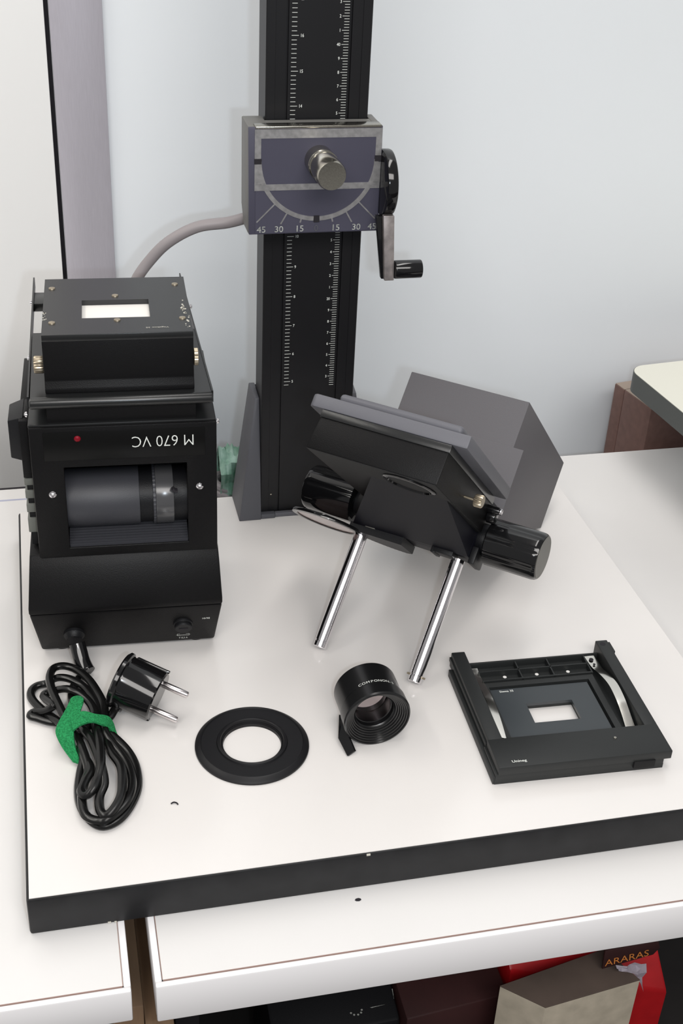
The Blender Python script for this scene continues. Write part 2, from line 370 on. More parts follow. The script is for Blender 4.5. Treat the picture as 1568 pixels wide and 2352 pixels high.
b = NB(); hexa(b, [(.2985, .3650, .2350), (.3062, .3650, .2350), (.3062, .3700, .2350), (.2985, .3700, .2350), (.2948, .3660, .2870), (.3035, .3660, .2870), (.3035, .3710, .2870), (.2948, .3710, .2870)], .0006)
arm = S('crank_arm', b, 'alu', car)
b = NB(); hexa(b, [(.2972, .3705, .2345), (.3050, .3705, .2345), (.3050, .3760, .2345), (.2972, .3760, .2345), (.2905, .3715, .2850), (.3030, .3715, .2850), (.3030, .3770, .2850), (.2905, .3770, .2850)], .0006); S('arm_back', b, 'gloss', arm)
b = NB(); cyl(b, (.3063, .3680, .2430), (.3285, .3680, .2430), .0072, .0009); S('crank_grip', b, 'gloss', car)

# grey supply cable from the carriage down behind the light head
b = NB(); tube(b, [(.2040, .432, .268), (.1864, .440, .2605), (.1616, .445, .2557), (.1384, .448, .2426), (.1221, .45, .2255), (.1116, .45, .2102), (.105, .455, .19), (.098, .47, .14), (.09, .485, .07), (.084, .50, .0), (.082, .505, -.021)], .0046, seg=14)
tag(obj('supply_cable', b, 'cablegrey'), 'grey cable curving from the carriage down behind the black light head', 'cable')
# coil of grey cable and the green wrapping behind the column foot
ck = thing('cable_coil', 'coiled grey cable behind the column foot in green plastic', 'cable', Matrix.Translation((.19, .49, T)))
for i, (cxx, rr, zz) in enumerate(((.197, .018, .0045), (.199, .021, .013), (.196, .017, .0215))):
    b = NB(); P = [(cxx-.19+rr*math.cos(a*math.pi/8), rr*.8*math.sin(a*math.pi/8), zz+.002*math.sin(a*math.pi/4+i)) for a in range(17)]
    tube(b, P, .0043, seg=10, n=4); obj('cable_loop', b, 'cablegrey', ck)
random.seed(5)
b = NB(); N1, N2 = 26, 16
vs = [[None]*N2 for _ in range(N1)]
for i in range(N1):
    for j in range(N2):
        a = 2*math.pi*j/N2; t = i/(N1-1); r = .0185+.004*math.sin(5*a+9*t)+.003*random.random(); 
        vs[i][j] = b.verts.new((.0075+t*.05, .004+r*.9*math.cos(a), .0315+(r*1.28*math.sin(a) if math.sin(a) > 0 else r*1.15*math.sin(a))))
for i in range(N1-1):
    for j in range(N2): b.faces.new((vs[i][j], vs[i+1][j], vs[i+1][(j+1) % N2], vs[i][(j+1) % N2]))
b.transform(Matrix.Translation((.176, .485, T-.003)))
gb = obj('plastic_wrap', b, 'greenbag', sharp=20); tag(gb, 'crumpled green plastic wrapped round the coiled grey cable', 'plastic wrap')

# ---------------------------------------------------------------- light head standing upside down on the left
lh = thing('light_head', 'black boxy enlarger light head standing upside down on the left', 'light head', rframe(-.0523, (.0803, .2348, 0)))
def loft(b, secs, bev=0):
    t = NB(); R = [[t.verts.new(p) for p in ((x0, y0, z), (x1, y0, z), (x1, y1, z), (x0, y1, z))] for x0, x1, y0, y1, z in secs]
    t.faces.new(R[0]); t.faces.new(R[-1])
    for A, B in zip(R, R[1:]):
        for k in range(4): t.faces.new((A[k], A[(k+1) % 4], B[(k+1) % 4], B[k]))
    bmesh.ops.recalc_face_normals(t, faces=t.faces[:])
    if bev: bmesh.ops.bevel(t, geom=[e for e in t.edges if e.calc_face_angle(0) > .5], offset=bev, segments=2, affect='EDGES', profile=.5)
    merge(b, t); return b
bc = obj('base_cover', loft(NB(), [(-.0648, .0642, .0005, .115, .0035), (-.0702, .0690, -.0150, .120, .0465)], .0018), 'black', lh)
obj('lower_housing', loft(NB(), [(-.0704, .0692, -.0152, .120, .0470), (-.0704, .0692, -.0152, .120, .0520), (-.0680, .0680, -.0040, .118, .0790), (-.0672, .0675, .0015, .116, .0880)], .0012), 'black', lh)
b = NB()
box(b, -.0602, -.0420, .0040, .115, .0881, .1905); box(b, .0500, .0668, .0040, .115, .0881, .1905, .0006); box(b, -.0420, .0500, .0040, .115, .1625, .1905); box(b, -.0420, .0500, .060, .115, .0881, .1625)
obj('upper_housing', b, 'black', lh)
b = NB(); box(b, -.0668, -.0602, .030, .115, .0881, .1905, .0004); box(b, -.0668, -.0602, .012, .030, .146, .1905, .0004); obj('side_wall', b, 'black', lh)
obj('vent_backing', box(NB(), -.0652, -.0602, .0135, .0300, .0900, .1465), 'matt', lh)
for z0, z1 in ((.1009, .1129), (.1176, .1245), (.1291, .1355), (.1398, .1450)): obj('vent_slat', box(NB(), -.0668, -.0600, .0120, .0300, z0, z1, .0006), 'vent', lh)
b = NB(); plate_hole(b, (-.0598, .0670, .0868, .1915), (-.0383, .0461, .0943, .1600), -.0015, .0040, 'y'); bmesh.ops.recalc_face_normals(b, faces=b.faces[:])
bmesh.ops.bevel(b, geom=[e for e in b.edges if e.calc_face_angle(0) > .5], offset=.0009, segments=2, affect='EDGES', profile=.5)
fp = obj('front_panel', b, 'black', lh)
npl = obj('name_plate', box(NB(), -.0507, .0589, -.0019, -.0014, .1660, .1878, .0002), 'label_black', fp)
otext('lettering', [('M 670 VC', (.0518, -.0020, .1826), (-1, 0, 0), (0, 0, -1), .0122, dict(ex=.86, bold=-.012))], 'print', fp)
b = NB(); lathe(b, [(0, .0012), (.0014, .0010), (.0022, .0003), (.0023, 0)], (-.0277, -.0019, .1826), (0, -1, 0), 20); obj('indicator_lamp', b, 'red', fp)
for x, z in ((-.0471, .1393), (.0547, .1406)):
    b = NB(); lathe(b, [(.0028, 0), (.0028, .0006), (.0020, .0017), (.0011, .0021), (.0009, .0012), (0, .0011)], (x, -.0015, z), (0, -1, 0), 24); obj('screw', b, 'chrome', fp)
# barrel in the opening
b = NB(); cyl(b, (-.0420, .0225, .1222), (.0125, .0225, .1222), .0211, .0004, 56); fb = obj('filter_drum', b, 'barrel', lh)
b = NB(); cyl(b, (.0125, .0225, .1222), (.0222, .0225, .1222), .0200, 0, 56); cyl(b, (.0366, .0225, .1222), (.0480, .0225, .1222), .0200, 0, 56); obj('drum_core', b, 'black_plastic', fb)
b = NB(); cyl(b, (.0240, .0225, .1222), (.0366, .0225, .1222), .0216, .0003, 56); obj('scale_ring', b, 'ringgrey', fb)
b = NB(); knurl(b, (.0218, .0225, .1222), (.0241, .0225, .1222), .0219, 44, .02); obj('knurled_ring', b, 'barrel', fb)
obj('drum_stop', prism(NB(), [(.0350, .1375), (.0368, .1388), (.0372, .1372), (.0392, .1366), (.0392, .1350), (.0372, .1352)], .004, 'y', .0000), 'dark', fb, smooth=False)
b = NB()
for k in range(9):
    y, z = .0185-k*.0021, .1018-k*.0009
    box(b, -.0383, .0461, y-.0016, y, z-.008, z); box(b, -.0383, .0461, y-.0021, y-.0016, z-.008, z-.0006)
obj('ribbed_ramp', b, 'barrel', lh, smooth=False)
# bottom front details
nrm = Vector((0, -1, -.36)).normalized()
def onb(x, z): return Vector((x, -.0150+.0155*(.0465-z)/.043, z))
b = NB(); p = onb(.0402, .0255); lathe(b, [(.0074, 0), (.0072, .0012), (.0066, .0018), (.0064, .0040), (.0058, .0047), (0, .0046)], p, nrm, 36); fz = obj('fuse_cap', b, 'black_plastic', lh)
b = NB(); box(b, -.0034, .0034, -.0005, .0005, .0, .0004); b.transform(Matrix.Translation(p+nrm*.0046) @ nrm.to_track_quat('Z', 'Y').to_matrix().to_4x4()); obj('slot', b, 'dark', fz)
up = Vector((0, -.36, 1)).normalized()
sy = NB()
o0 = onb(.0404, .0118)+nrm*.0002
def seg(b, u0, u1, v0, v1):
    q = [o0+Vector((u, 0, 0))+up*v for u, v in ((u0, v0), (u1, v0), (u1, v1), (u0, v1))]; b.faces.new([b.verts.new(x) for x in q])
w = .0002
for a in ((-.0045, .0045, -.0013, -.0013+w), (-.0045, -.0025, .0011, .0011+w), (.0020, .0045, .0011, .0011+w), (-.0045, -.0045+w, -.0013, .0012), (.0045-w, .0045, -.0013, .0012), (-.0054, .0054, -.0001, .0001)): seg(sy, *a)
me = bpy.data.meshes.new('fuse_symbol'); sy.to_mesh(me); sy.free(); link('fuse_symbol', me, 'print', lh)
otext('fuse_rating', [('T 0,3 A', (.0370, *(onb(0, .0072)+nrm*.0002)[1:]), (1, 0, 0), up, .0026, dict(ex=.85)), ('10/98', (.0540, *(onb(0, .0300)+nrm*.0002)[1:]), (1, 0, 0), up, .0030, dict(ex=.9))], 'print', lh)
b = NB(); lathe(b, [(.0078, 0), (.0076, .0020), (.0062, .0034), (.0055, .0060), (0, .0060)], onb(-.0400, .0220), nrm, 28); obj('cable_gland', b, 'black_plastic', lh)
for x, y in ((-.050, .012), (.0505, .012), (-.050, .105), (.0505, .105)):
    b = NB(); cyl(b, (x, y, 0), (x, y, .0042), .0075, .0008, 28); obj('rubber_foot', b, 'matt', lh)
# top deck
b = NB(); box(b, -.0602, .0668, .0005, .115, .1905, .1930, .0008); obj('top_deck', b, 'black_sheet', lh)
b = NB(); box(b, -.0470, .0532, .0030, .105, .1930, .2050); obj('spacer_block', b, 'black', lh)
b = NB(); pts = [(0.0035+.0035*math.cos(math.radians(t)), .2080+.0037*math.sin(math.radians(t))) for t in range(90, 271, 20)]
for (xa0, xa1, y0, y1) in ((0, 0, 0, 0),):
    hexa(b, [(-.0570, .0035, .2045), (.0642, .0035, .2045), (.0610, .112, .2045), (-.0590, .112, .2045), (-.0570, .0035, .2117), (.0642, .0035, .2117), (.0610, .112, .2117), (-.0590, .112, .2117)])
fl = obj('flange_plate', b, 'black_sheet', lh)
b = NB(); cyl(b, (-.0578, .0030, .2080), (.0648, .0030, .2080), .0040, .0012, 28); obj('rolled_edge', b, 'black_sheet', fl)
b = NB(); hexa(b, [(-.0590, .004, .2040), (-.0578, .004, .2040), (-.0608, .2227, .2040), (-.0620, .2227, .2040), (-.0590, .004, .2125), (-.0578, .004, .2125), (-.0608, .2227, .2125), (-.0620, .2227, .2125)])
obj('side_rail', b, 'black_sheet', lh)
b = NB(); hexa(b, [(.0642, .004, .2040), (.0654, .004, .2040), (.0568, .2260, .2040), (.0558, .2260, .2040), (.0642, .004, .2125), (.0654, .004, .2125), (.0568, .2260, .2125), (.0558, .2260, .2125)])
obj('side_rail', b, 'black_sheet', lh)
obj('cross_bar', box(NB(), -.0610, .0575, .1700, .1935, .2045, .2112, .0005), 'black_sheet', lh)
for x, y, z in ((-.0612, .1800, .208), (-.0592, .0760, .208), (-.0592, .0050, .199), (.0605, .165, .208), (.0674, .0015, .1905)):
    b = NB(); lathe(b, [(.0020, 0), (.0018, .0012), (.0008, .0018), (0, .0018)], (x-.0008 if x < 0 else x, y, z), (-1 if x < 0 else 1, 0, 0), 16); obj('screw', b, 'chrome', lh)
# mixing box
b = NB(); prism(b, [(.0090, .2118), (.0095, .2150), (.0117, .2200), (.0117, .2490), (.112, .2490), (.112, .2118)], .1000, 'x', -.0470, .0006); mb = obj('mixing_box', b, 'black', lh)
b = NB(); plate_hole(b, (-.0468, .0528, .0128, .1125), (-.0206, .0255, .0390, .0708), .2488, .2532); obj('cover_plate', b, 'black_sheet', mb, smooth=False)
b = NB(); box(b, -.0206, .0255, .0390, .0708, .2490, .2494); obj('diffuser', b, 'diffuser', mb)
obj('front_lip', box(NB(), -.0470, .0530, .0114, .0130, .2485, .2534, .0006), 'black_sheet', mb)
for x, y in ((-.0415, .0938), (.0025, .0779), (.0456, .0974), (-.0403, .0318), (.0031, .0342), (.0472, .0349)):
    b = NB(); lathe(b, [(.0024, 0), (.0022, .0007), (.0010, .0010), (0, .0009)], (x, y, .2532), (0, 0, 1), 18); obj('screw', b, 'brass', mb)
otext('cover_lettering', [('Vegabox 35', (.0372, .0208, .2533), (-1, 0, 0), (0, -1, 0), .0026, dict(ex=1.25))], 'wear', mb)
random.seed(3); b = NB()
for cx_, cy_, n in ((.0490, .0520, 16), (.0500, .0420, 8), (-.0455, .0440, 10), (.0500, .0300, 6)):
    for k in range(n):
        x, y, r = cx_+random.gauss(0, .0009), cy_+random.gauss(0, .0045), random.uniform(.0003, .0011)
        x = max(-.0462, min(.0522, x)); q = [(x+r*.8*math.cos(a), y+r*1.5*math.sin(a)*random.uniform(.6, 1), .25326) for a in (0, 1, 2.1, 3.1, 4.2, 5.3)]; b.faces.new([b.verts.new(v) for v in q])
obj('paint_wear', b, 'wear', mb, smooth=False)['kind'] = 'stuff'
b = NB(); knurl(b, (-.0472, .0250, .2262), (-.0540, .0250, .2262), .0060, 20, .08); obj('thumb_screw', b, 'brass', mb)
b = NB(); knurl(b, (.0531, .0145, .2335), (.0562, .0145, .2335), .0060, 20, .08); obj('thumb_screw', b, 'brass', mb)
# rotary switch on the left side
b = NB(); box(b, -.0640, -.0600, .018, .044, .1560, .1915, .0006); sw = obj('switch_base', b, 'black', lh)
hb = NB(); hexa(hb, [(-.0745, .018, .1590), (-.0640, .016, .1565), (-.0640, .046, .1565), (-.0745, .044, .1590), (-.0745, .018, .1880), (-.0640, .016, .1915), (-.0640, .046, .1915), (-.0745, .044, .1880)], .0008); obj('rocker_switch', hb, 'black_plastic', sw)
# ---------------------------------------------------------------- mains cord with plug, tied with a green strap
pc = thing('power_cord', 'black looped mains cord with round two-pin plug on the board', 'power cord', Matrix.Translation((.045, .12, 0)))
pinv = pc.matrix_world.inverted()
def PC(name, bm, m, parent=None, **k): bm.transform(pinv); return obj(name, bm, m, parent or pc, **k)
CORD = [(0.047, 0.2079, 0.004), (0.0406, 0.1979, 0.005), (0.0356, 0.1811, 0.009), (0.0354, 0.1632, 0.011), (0.0393, 0.1472, 0.01), (0.0529, 0.1384, 0.008), (0.0633, 0.1271, 0.005), (0.0706, 0.1139, 0.003), (0.0737, 0.0982, 0.003), (0.0729, 0.081, 0.003), (0.067, 0.0652, 0.003), (0.0586, 0.0536, 0.003), (0.0488, 0.0498, 0.003), (0.0414, 0.056, 0.003), (0.036, 0.0695, 0.003), (0.035, 0.0851, 0.003), (0.0371, 0.1009, 0.004), (0.0396, 0.1118, 0.006), (0.0372, 0.124, 0.008), (0.034, 0.1348, 0.009), (0.03, 0.1465, 0.012), (0.0259, 0.1609, 0.013), (0.0218, 0.1785, 0.013), (0.0204, 0.1941, 0.012), (0.0234, 0.2054, 0.011), (0.0305, 0.2075, 0.011), (0.0391, 0.202, 0.011), (0.0474, 0.1893, 0.011), (0.0533, 0.1725, 0.011), (0.0566, 0.1565, 0.011), (0.055, 0.1392, 0.012), (0.0561, 0.126, 0.012), (0.064, 0.1097, 0.009), (0.0684, 0.0964, 0.008), (0.0694, 0.0802, 0.008), (0.066, 0.0665, 0.008), (0.0591, 0.0575, 0.007), (0.0508, 0.0509, 0.007), (0.0448, 0.0524, 0.006), (0.0382, 0.0585, 0.006), (0.0367, 0.0715, 0.007), (0.0389, 0.0856, 0.008), (0.0422, 0.0972, 0.009), (0.0396, 0.1145, 0.011), (0.0357, 0.1293, 0.011), (0.0251, 0.1503, 0.007), (0.015, 0.1675, 0.004), (0.0076, 0.1823, 0.003), (0.0068, 0.1918, 0.003), (0.0108, 0.1975, 0.003), (0.0178, 0.1982, 0.004), (0.026, 0.197, 0.009), (0.0347, 0.1926, 0.01), (0.0431, 0.1845, 0.009), (0.0492, 0.171, 0.009), (0.0523, 0.1582, 0.009), (0.0523, 0.1432, 0.009), (0.0543, 0.1298, 0.009), (0.0584, 0.1062, 0.013), (0.0633, 0.0918, 0.013), (0.063, 0.077, 0.012), (0.0608, 0.0656, 0.011), (0.0557, 0.0562, 0.01), (0.0511, 0.0531, 0.009), (0.0477, 0.0574, 0.009), (0.0478, 0.069, 0.01), (0.0516, 0.079, 0.012), (0.0505, 0.0945, 0.015), (0.0464, 0.1172, 0.015), (0.0416, 0.1305, 0.014), (0.0345, 0.151, 0.005), (0.0203, 0.1558, 0.003), (0.0101, 0.1621, 0.003), (0.0059, 0.165, 0.003), (0.0083, 0.1687, 0.003), (0.0161, 0.1638, 0.007), (0.0221, 0.1628, 0.012), (0.0165, 0.1762, 0.008), (0.0162, 0.1809, 0.008), (0.0216, 0.1819, 0.009), (0.0314, 0.1759, 0.015), (0.0398, 0.1698, 0.015), (0.0469, 0.1591, 0.014), (0.0499, 0.1466, 0.014), (0.0492, 0.1338, 0.015), (0.0509, 0.1152, 0.016), (0.0506, 0.0947, 0.016), (0.0479, 0.0828, 0.014), (0.0438, 0.0729, 0.013), (0.0391, 0.0707, 0.011), (0.0367, 0.0761, 0.01), (0.0399, 0.0859, 0.01), (0.044, 0.0958, 0.01), (0.0402, 0.1111, 0.009), (0.0373, 0.1256, 0.009), (0.0436, 0.1389, 0.009), (0.0523, 0.1444, 0.008), (0.0592, 0.1477, 0.008), (0.0635, 0.1535, 0.01), (0.07, 0.1598, 0.014), (0.0732, 0.1617, 0.017)]
CORD = [(x, y, max(z, .0026)) for x, y, z in CORD]
PC('cable', tube(NB(), CORD, .0031, .0025, seg=10, n=5), 'cordblack')
b = NB(); tube(b, [(.0415, .2190, .0215), (.0425, .2160, .0175), (.0440, .2110, .0115), (.0462, .2065, .0070), (.0478, .2040, .0055)], .0060, .0055, seg=14); PC('strain_relief', b, 'gloss')
E_ = Vector((.0941, .1518, .0186)); ad = Vector((.835, -.46, -.26)).normalized(); wv = Vector((.461, .384, .80)); wv = (wv-ad*wv.dot(ad)).normalized(); sv = ad.cross(wv)
b = NB(); lathe(b, [(0, 0), (.0168, 0), (.0180, .0010), (.0183, .0255), (.0188, .0268), (.0203, .0276), (.0205, .0298), (.0188, .0312), (0, .0316)], E_, -ad, 56)
pl = PC('plug', b, 'gloss')
for s in (-1, 1):
    b = NB(); q = E_+wv*(s*.0095); cyl(b, q-ad*.001, q+ad*.0190, .0024, .0012, 24); PC('pin', b, 'steelpin', pl)
for s, o_ in ((1, .0005), (-1, .0005)):
    t = NB(); box(t, -.0250, 0, -.0022, .0022, -.0010, .0008, .0004); c_ = E_+sv*(-.004)+wv*s*.0181
    t.transform(Matrix.Translation(c_) @ Matrix(((ad.x, sv.x, wv.x, 0), (ad.y, sv.y, wv.y, 0), (ad.z, sv.z, wv.z, 0), (0, 0, 0, 1)))); PC('plug_rib', t, 'gloss', pl)
b = NB(); tube(b, [(.0640, .1540, .0110), (.0672, .1568, .0130), (.0712, .1600, .0165), (.0752, .1640, .0195)], .0050, .0046, seg=12); PC('plug_sleeve', b, 'gloss', pl)
tie = thing('cable_tie', 'green hook and loop strap tied round the black cord loops', 'cable tie', Matrix.Translation((.04, .13, 0)))
tinv = tie.matrix_world.inverted()
TABL = [(0.0339, 0.1522, 0.024), (0.0297, 0.1411, 0.024), (0.0246, 0.1325, 0.021), (0.0227, 0.1275, 0.017), (0.0261, 0.1208, 0.01), (0.0326, 0.1123, 0.003)]
TABR = [(0.0427, 0.1492, 0.024), (0.0397, 0.1391, 0.023), (0.0354, 0.1289, 0.02), (0.0343, 0.1209, 0.016), (0.0351, 0.1164, 0.01), (0.0388, 0.1084, 0.003)]
B1T = [(0.0331, 0.1358, 0.023), (0.0417, 0.139, 0.024), (0.0498, 0.1371, 0.022), (0.0581, 0.1394, 0.017), (0.0616, 0.1393, 0.011), (0.0634, 0.1354, 0.004)]
B1B = [(0.0343, 0.1236, 0.021), (0.0391, 0.1262, 0.023), (0.0475, 0.1295, 0.022), (0.0547, 0.1305, 0.017), (0.0592, 0.1324, 0.011), (0.0634, 0.1325, 0.004)]
b = NB(); ribbon(b, TABL, TABR, .0016); 
c = (Vector(TABL[0])+Vector(TABR[0]))/2; rr = (Vector(TABL[0])-Vector(TABR[0])).length/2
cyl(b, c-Vector((0, 0, .0012)), c+Vector((0, 0, .0008)), rr, .0003, 24)
b.transform(tinv); obj('strap_tab', b, 'green', tie, sharp=50)
b = NB(); ribbon(b, B1T, B1B, .0016); b.transform(tinv); obj('strap_band', b, 'green', tie, sharp=50)
# ---------------------------------------------------------------- lens ring
b = NB(); lathe(b, [(.0200, 0), (.0390, 0), (.0394, .0006), (.0393, .0018), (.0362, .0042), (.0354, .0044), (.0350, .0037), (.0246, .0037), (.0240, .0049), (.0226, .0053), (.0220, .0049), (.0214, .0030), (.0208, .0032), (.0206, .0024), (.0202, .0026), (.0200, .0018)], (0, 0, 0), (0, 0, 1), 96, close=True)
ring = obj('lens_ring', b, 'anod', None, sharp=25); ring.location = (.1539, .1112, 0)
tag(ring, 'flat black lens mounting ring with round centre hole lying on the board', 'lens ring')
# ---------------------------------------------------------------- enlarging lens lying on its side
ln = thing('enlarger_lens', 'small black enlarging lens on its side between ring and film carrier', 'lens', Matrix.Translation((.2380, .1150, 0)))
linv = ln.matrix_world.inverted()
def LN(name, bm, m, parent=None, **k): bm.transform(linv); return obj(name, bm, m, parent or ln, **k)
ax = Vector((.035, -1, -.03)).normalized(); c0 = Vector((.2375, .1315, .0243))
prof = [(.0128, .0005), (.0215, .0), (.0226, .0010), (.0227, .0215), (.0222, .0218), (.0222, .0224), (.0236, .0230), (.0238, .0330), (.0232, .0342), (.0224, .0345)]
d = .0345
for k in range(7):
    r0 = .0222-k*.0012; prof += [(r0, d-.0012*k), (r0-.0005, d-.0012*k-.0011)]
prof += [(.0138, .0255), (.0134, .0225), (.0128, .0222)]
b = NB(); lathe(b, prof, c0, ax, 72, close=True); bar_ = LN('barrel', b, 'lensblack', sharp=25)
b = NB(); R0 = .0134; prof = [(R0*math.sin(a), .0225+.0035*math.cos(a)/1-.0012) for a in [math.pi/2*(1-k/8) for k in range(9)]]
prof[-1] = (0, prof[-1][1]); lathe(b, prof+[(0, .0195), (R0, .0205)], c0, ax, 48); LN('front_glass', b, 'glass', bar_)
b = NB(); lathe(b, [(.0118, .0060), (.0128, .0060), (.0128, .0080), (.0118, .0080)], c0, ax, 32, close=True); LN('rear_stop', b, 'lensblack', bar_)
q = ax.to_track_quat('Z', 'Y').to_matrix()
bm_ = NB(); s = 'COMPONON-S'; upv = Vector((0, 0, 1))
wd_ = [1, 1.08, 1.15, .9, 1.08, 1.05, 1.08, 1.05, .6, .85]; tot = sum(wd_); acc = 0
for ch, w_ in zip(s, wd_):
    ang = math.radians(-30+68*(acc+w_/2)/tot); acc += w_
    rad = Vector((1, 0, 0))*math.sin(ang)+upv*math.cos(ang); rad = (rad-ax*rad.dot(ax)).normalized(); tan = (-ax).cross(rad); tan = -tan if tan.x < 0 else tan
    text(bm_, ch, c0+ax*.0215+rad*.02285, tan, -ax, .0031, align='CENTER', ex=1.15)
me = bpy.data.meshes.new('lettering'); bm_.transform(linv); bm_.to_mesh(me); bm_.free(); link('lettering', me, 'print', bar_)
bm_ = NB()
for ch, deg in (('4', -8), ('5.6', 12), ('8', 30), ('11', 46)):
    ang = math.radians(deg); rad = Vector((math.sin(ang), 0, math.cos(ang))); rad = (rad-ax*rad.dot(ax)).normalized(); tan = (-ax).cross(rad); tan = -tan if tan.x < 0 else tan
b = NB()
LEV = [(.2150, .1125, .0180), (.2128, .1026, .0055), (.2162, .0885, .0012), (.2218, .0909, .0028), (.2192, .0985, .0090), (.2172, .1081, .0190)]
n = Vector((.55, .25, -.35)).normalized()*.0016
A = [b.verts.new(p) for p in LEV]; B_ = [b.verts.new(Vector(p)+n) for p in LEV]; b.faces.new(A); b.faces.new(B_)
for k in range(6): b.faces.new((A[k], A[(k+1) % 6], B_[(k+1) % 6], B_[k]))
bmesh.ops.triangulate(b, faces=b.faces[:]); LN('aperture_lever', b, 'gloss', smooth=False)
# ---------------------------------------------------------------- film carrier
fc = thing('film_carrier', 'black square film carrier with small window and two spring strips', 'film carrier', rframe(-.0349, (.3078, .0443, 0)))
b = NB(); plate_hole(b, (.0000, .1210, .0008, .1195), (.0430, .0805, .0480, .0735), 0, .0040); cb = obj('carrier_base', b, 'carrblack', fc, smooth=False)
b = NB(); box(b, .0002, .1208, .0006, .0290, .0040, .0090, .0003)
box(b, .0016, .1256, -.0002, .0285, .0085, .0155, .0006); obj('front_bar', b, 'carrblack', fc)
obj('front_catch', box(NB(), .0985, .1140, -.0010, .0050, .0030, .0092, .0004), 'matt', fc)
b = NB(); box(b, .0022, .0125, .0280, .1262, .0110, .0155, .0006); box(b, .0012, .0125, .0290, .1262, .0080, .0112); box(b, -.0012, .0020, .0010, .1180, .0, .0062, .0004); box(b, .0020, .0125, .0290, .1262, .0030, .0082)
obj('side_rail', b, 'carrblack', fc)
b = NB(); box(b, .1162, .1256, .0280, .1262, .0040, .0155, .0006); box(b, .1256, .1272, .1120, .1240, .0090, .0150, .0003); obj('side_rail', b, 'carrblack', fc)
b = NB(); cyl(b, (.1205, .1215, .0150), (.1205, .1215, .01556), .0022, 0, 20); obj('pivot_hole', b, 'dark', fc, smooth=False)
b = NB(); box(b, .0125, .1162, .1183, .1198, .0040, .0092, .0003); obj('rear_wall', b, 'carrblack', fc)
b = NB(); box(b, .0190, .1045, .1084, .1094, .0040, .0086); box(b, .0190, .1045, .0975, .0987, .0040, .0088)
for x in (.0497, .0745, .1040): box(b, x, x+.0010, .0975, .1185, .0040, .0086)
obj('tray_rib', b, 'carrblack', fc, smooth=False)
for x in (.0392, .0642, .0888):
    b = NB(); cyl(b, (x, .1062, .0039), (x, .1062, .0042), .0014, 0, 16); obj('tray_hole', b, 'paperwhite', fc, smooth=False)
b = NB(); plate_hole(b, (.0190, .1040, .0290, .0965), (.0222, .0992, .0275, .0915), .0040, .0078); b2 = obj('inner_frame', b, 'carrblack', fc, smooth=False)
b = NB(); plate_hole(b, (.0228, .0975, .0300, .0900), (.0445, .0792, .0508, .0718), .0040, .0064); mp = obj('mask_plate', b, 'maskgrey', fc, smooth=False)
b = NB(); box(b, .0260, .0330, .0290, .0322, .0062, .0082); box(b, .0325, .0435, .0275, .0300, .0062, .0082); box(b, .0495, .0770, .0285, .0312, .0062, .0084); obj('hinge_tab', b, 'carrblack', fc, smooth=False)
otext('mask_lettering', [('Sixma 35', (.0290, .0862, .0065), (1, 0, 0), (0, 1, 0), .0030, dict(ex=.98, bold=.012))], 'print', mp)
otext('carrier_lettering', [('Unineg', (.0118, .0036, .01565), (1, 0, 0), (0, 1, 0), .0032, dict(ex=1.15, bold=.012))], 'print', fc)
b = NB(); ribbon(b, [(.1049, .1166, .0088), (.1063, .1038, .0084), (.1070, .0899, .0125), (.1075, .0747, .0152), (.1078, .0614, .0138), (.1080, .0504, .0105), (.1076, .0374, .0060)],
                 [(.1125, .1168, .0088), (.1131, .1040, .0084), (.1138, .0886, .0125), (.1143, .0748, .0152), (.1144, .0606, .0138), (.1144, .0496, .0105), (.1145, .0365, .0060)], .0004)
sp = obj('spring_strip', b, 'spring', fc)
b = NB(); cyl(b, (.1087, .1118, .0090), (.1087, .1118, .0094), .0017, 0, 18); cyl(b, (.1089, .1060, .0090), (.1089, .1060, .0093), .0010, 0, 14); obj('rivet', b, 'dark', sp)
b = NB(); ribbon(b, [(.0142, .1150, .0075), (.0140, .1050, .0070), (.0148, .0900, .0095), (.0140, .0763, .0122), (.0138, .0617, .0122), (.0142, .0491, .0110), (.0150, .0362, .0090)],
                 [(.0200, .1150, .0075), (.0200, .1050, .0070), (.0200, .0900, .0095), (.0195, .0759, .0122), (.0192, .0609, .0122), (.0188, .0487, .0110), (.0180, .0343, .0090)], .0004)
obj('spring_strip', b, 'spring', fc)
b = NB(); lathe(b, [(.0012, 0), (.0010, .0006), (0, .0008)], (.0905, .0178, .0155), (0, 0, 1), 12); obj('rivet', b, 'steel', fc)
# ---------------------------------------------------------------- enlarger head resting on its two rods
Rm = Matrix(((.75791, -.48307, -.43843), (-.65236, -.56122, -.50937), (0, .67207, -.74049))).to_4x4()
hd = thing('photo_enlarger', 'grey and black enlarger body leaning back on two chrome rods', 'enlarger', Matrix.Translation((.2109, .2137, .2178)) @ Rm)
def hx(b, pts, **k): return hexa(b, pts, **k)
b = NB(); prism(b, [(.0, -.003), (.0, -.1289), (.1171, -.1289), (.1171, -.0), (.003, .0)], .0094, 'z', 0, .0014)
tp = obj('top_plate', b, 'grey', hd)
b = NB(); t = NB(); box(t, .0175, .1085, -.1180, -.0045, -.0060, .0004, .0030, 3); merge(b, t); obj('seat_rim', b, 'grey', tp)
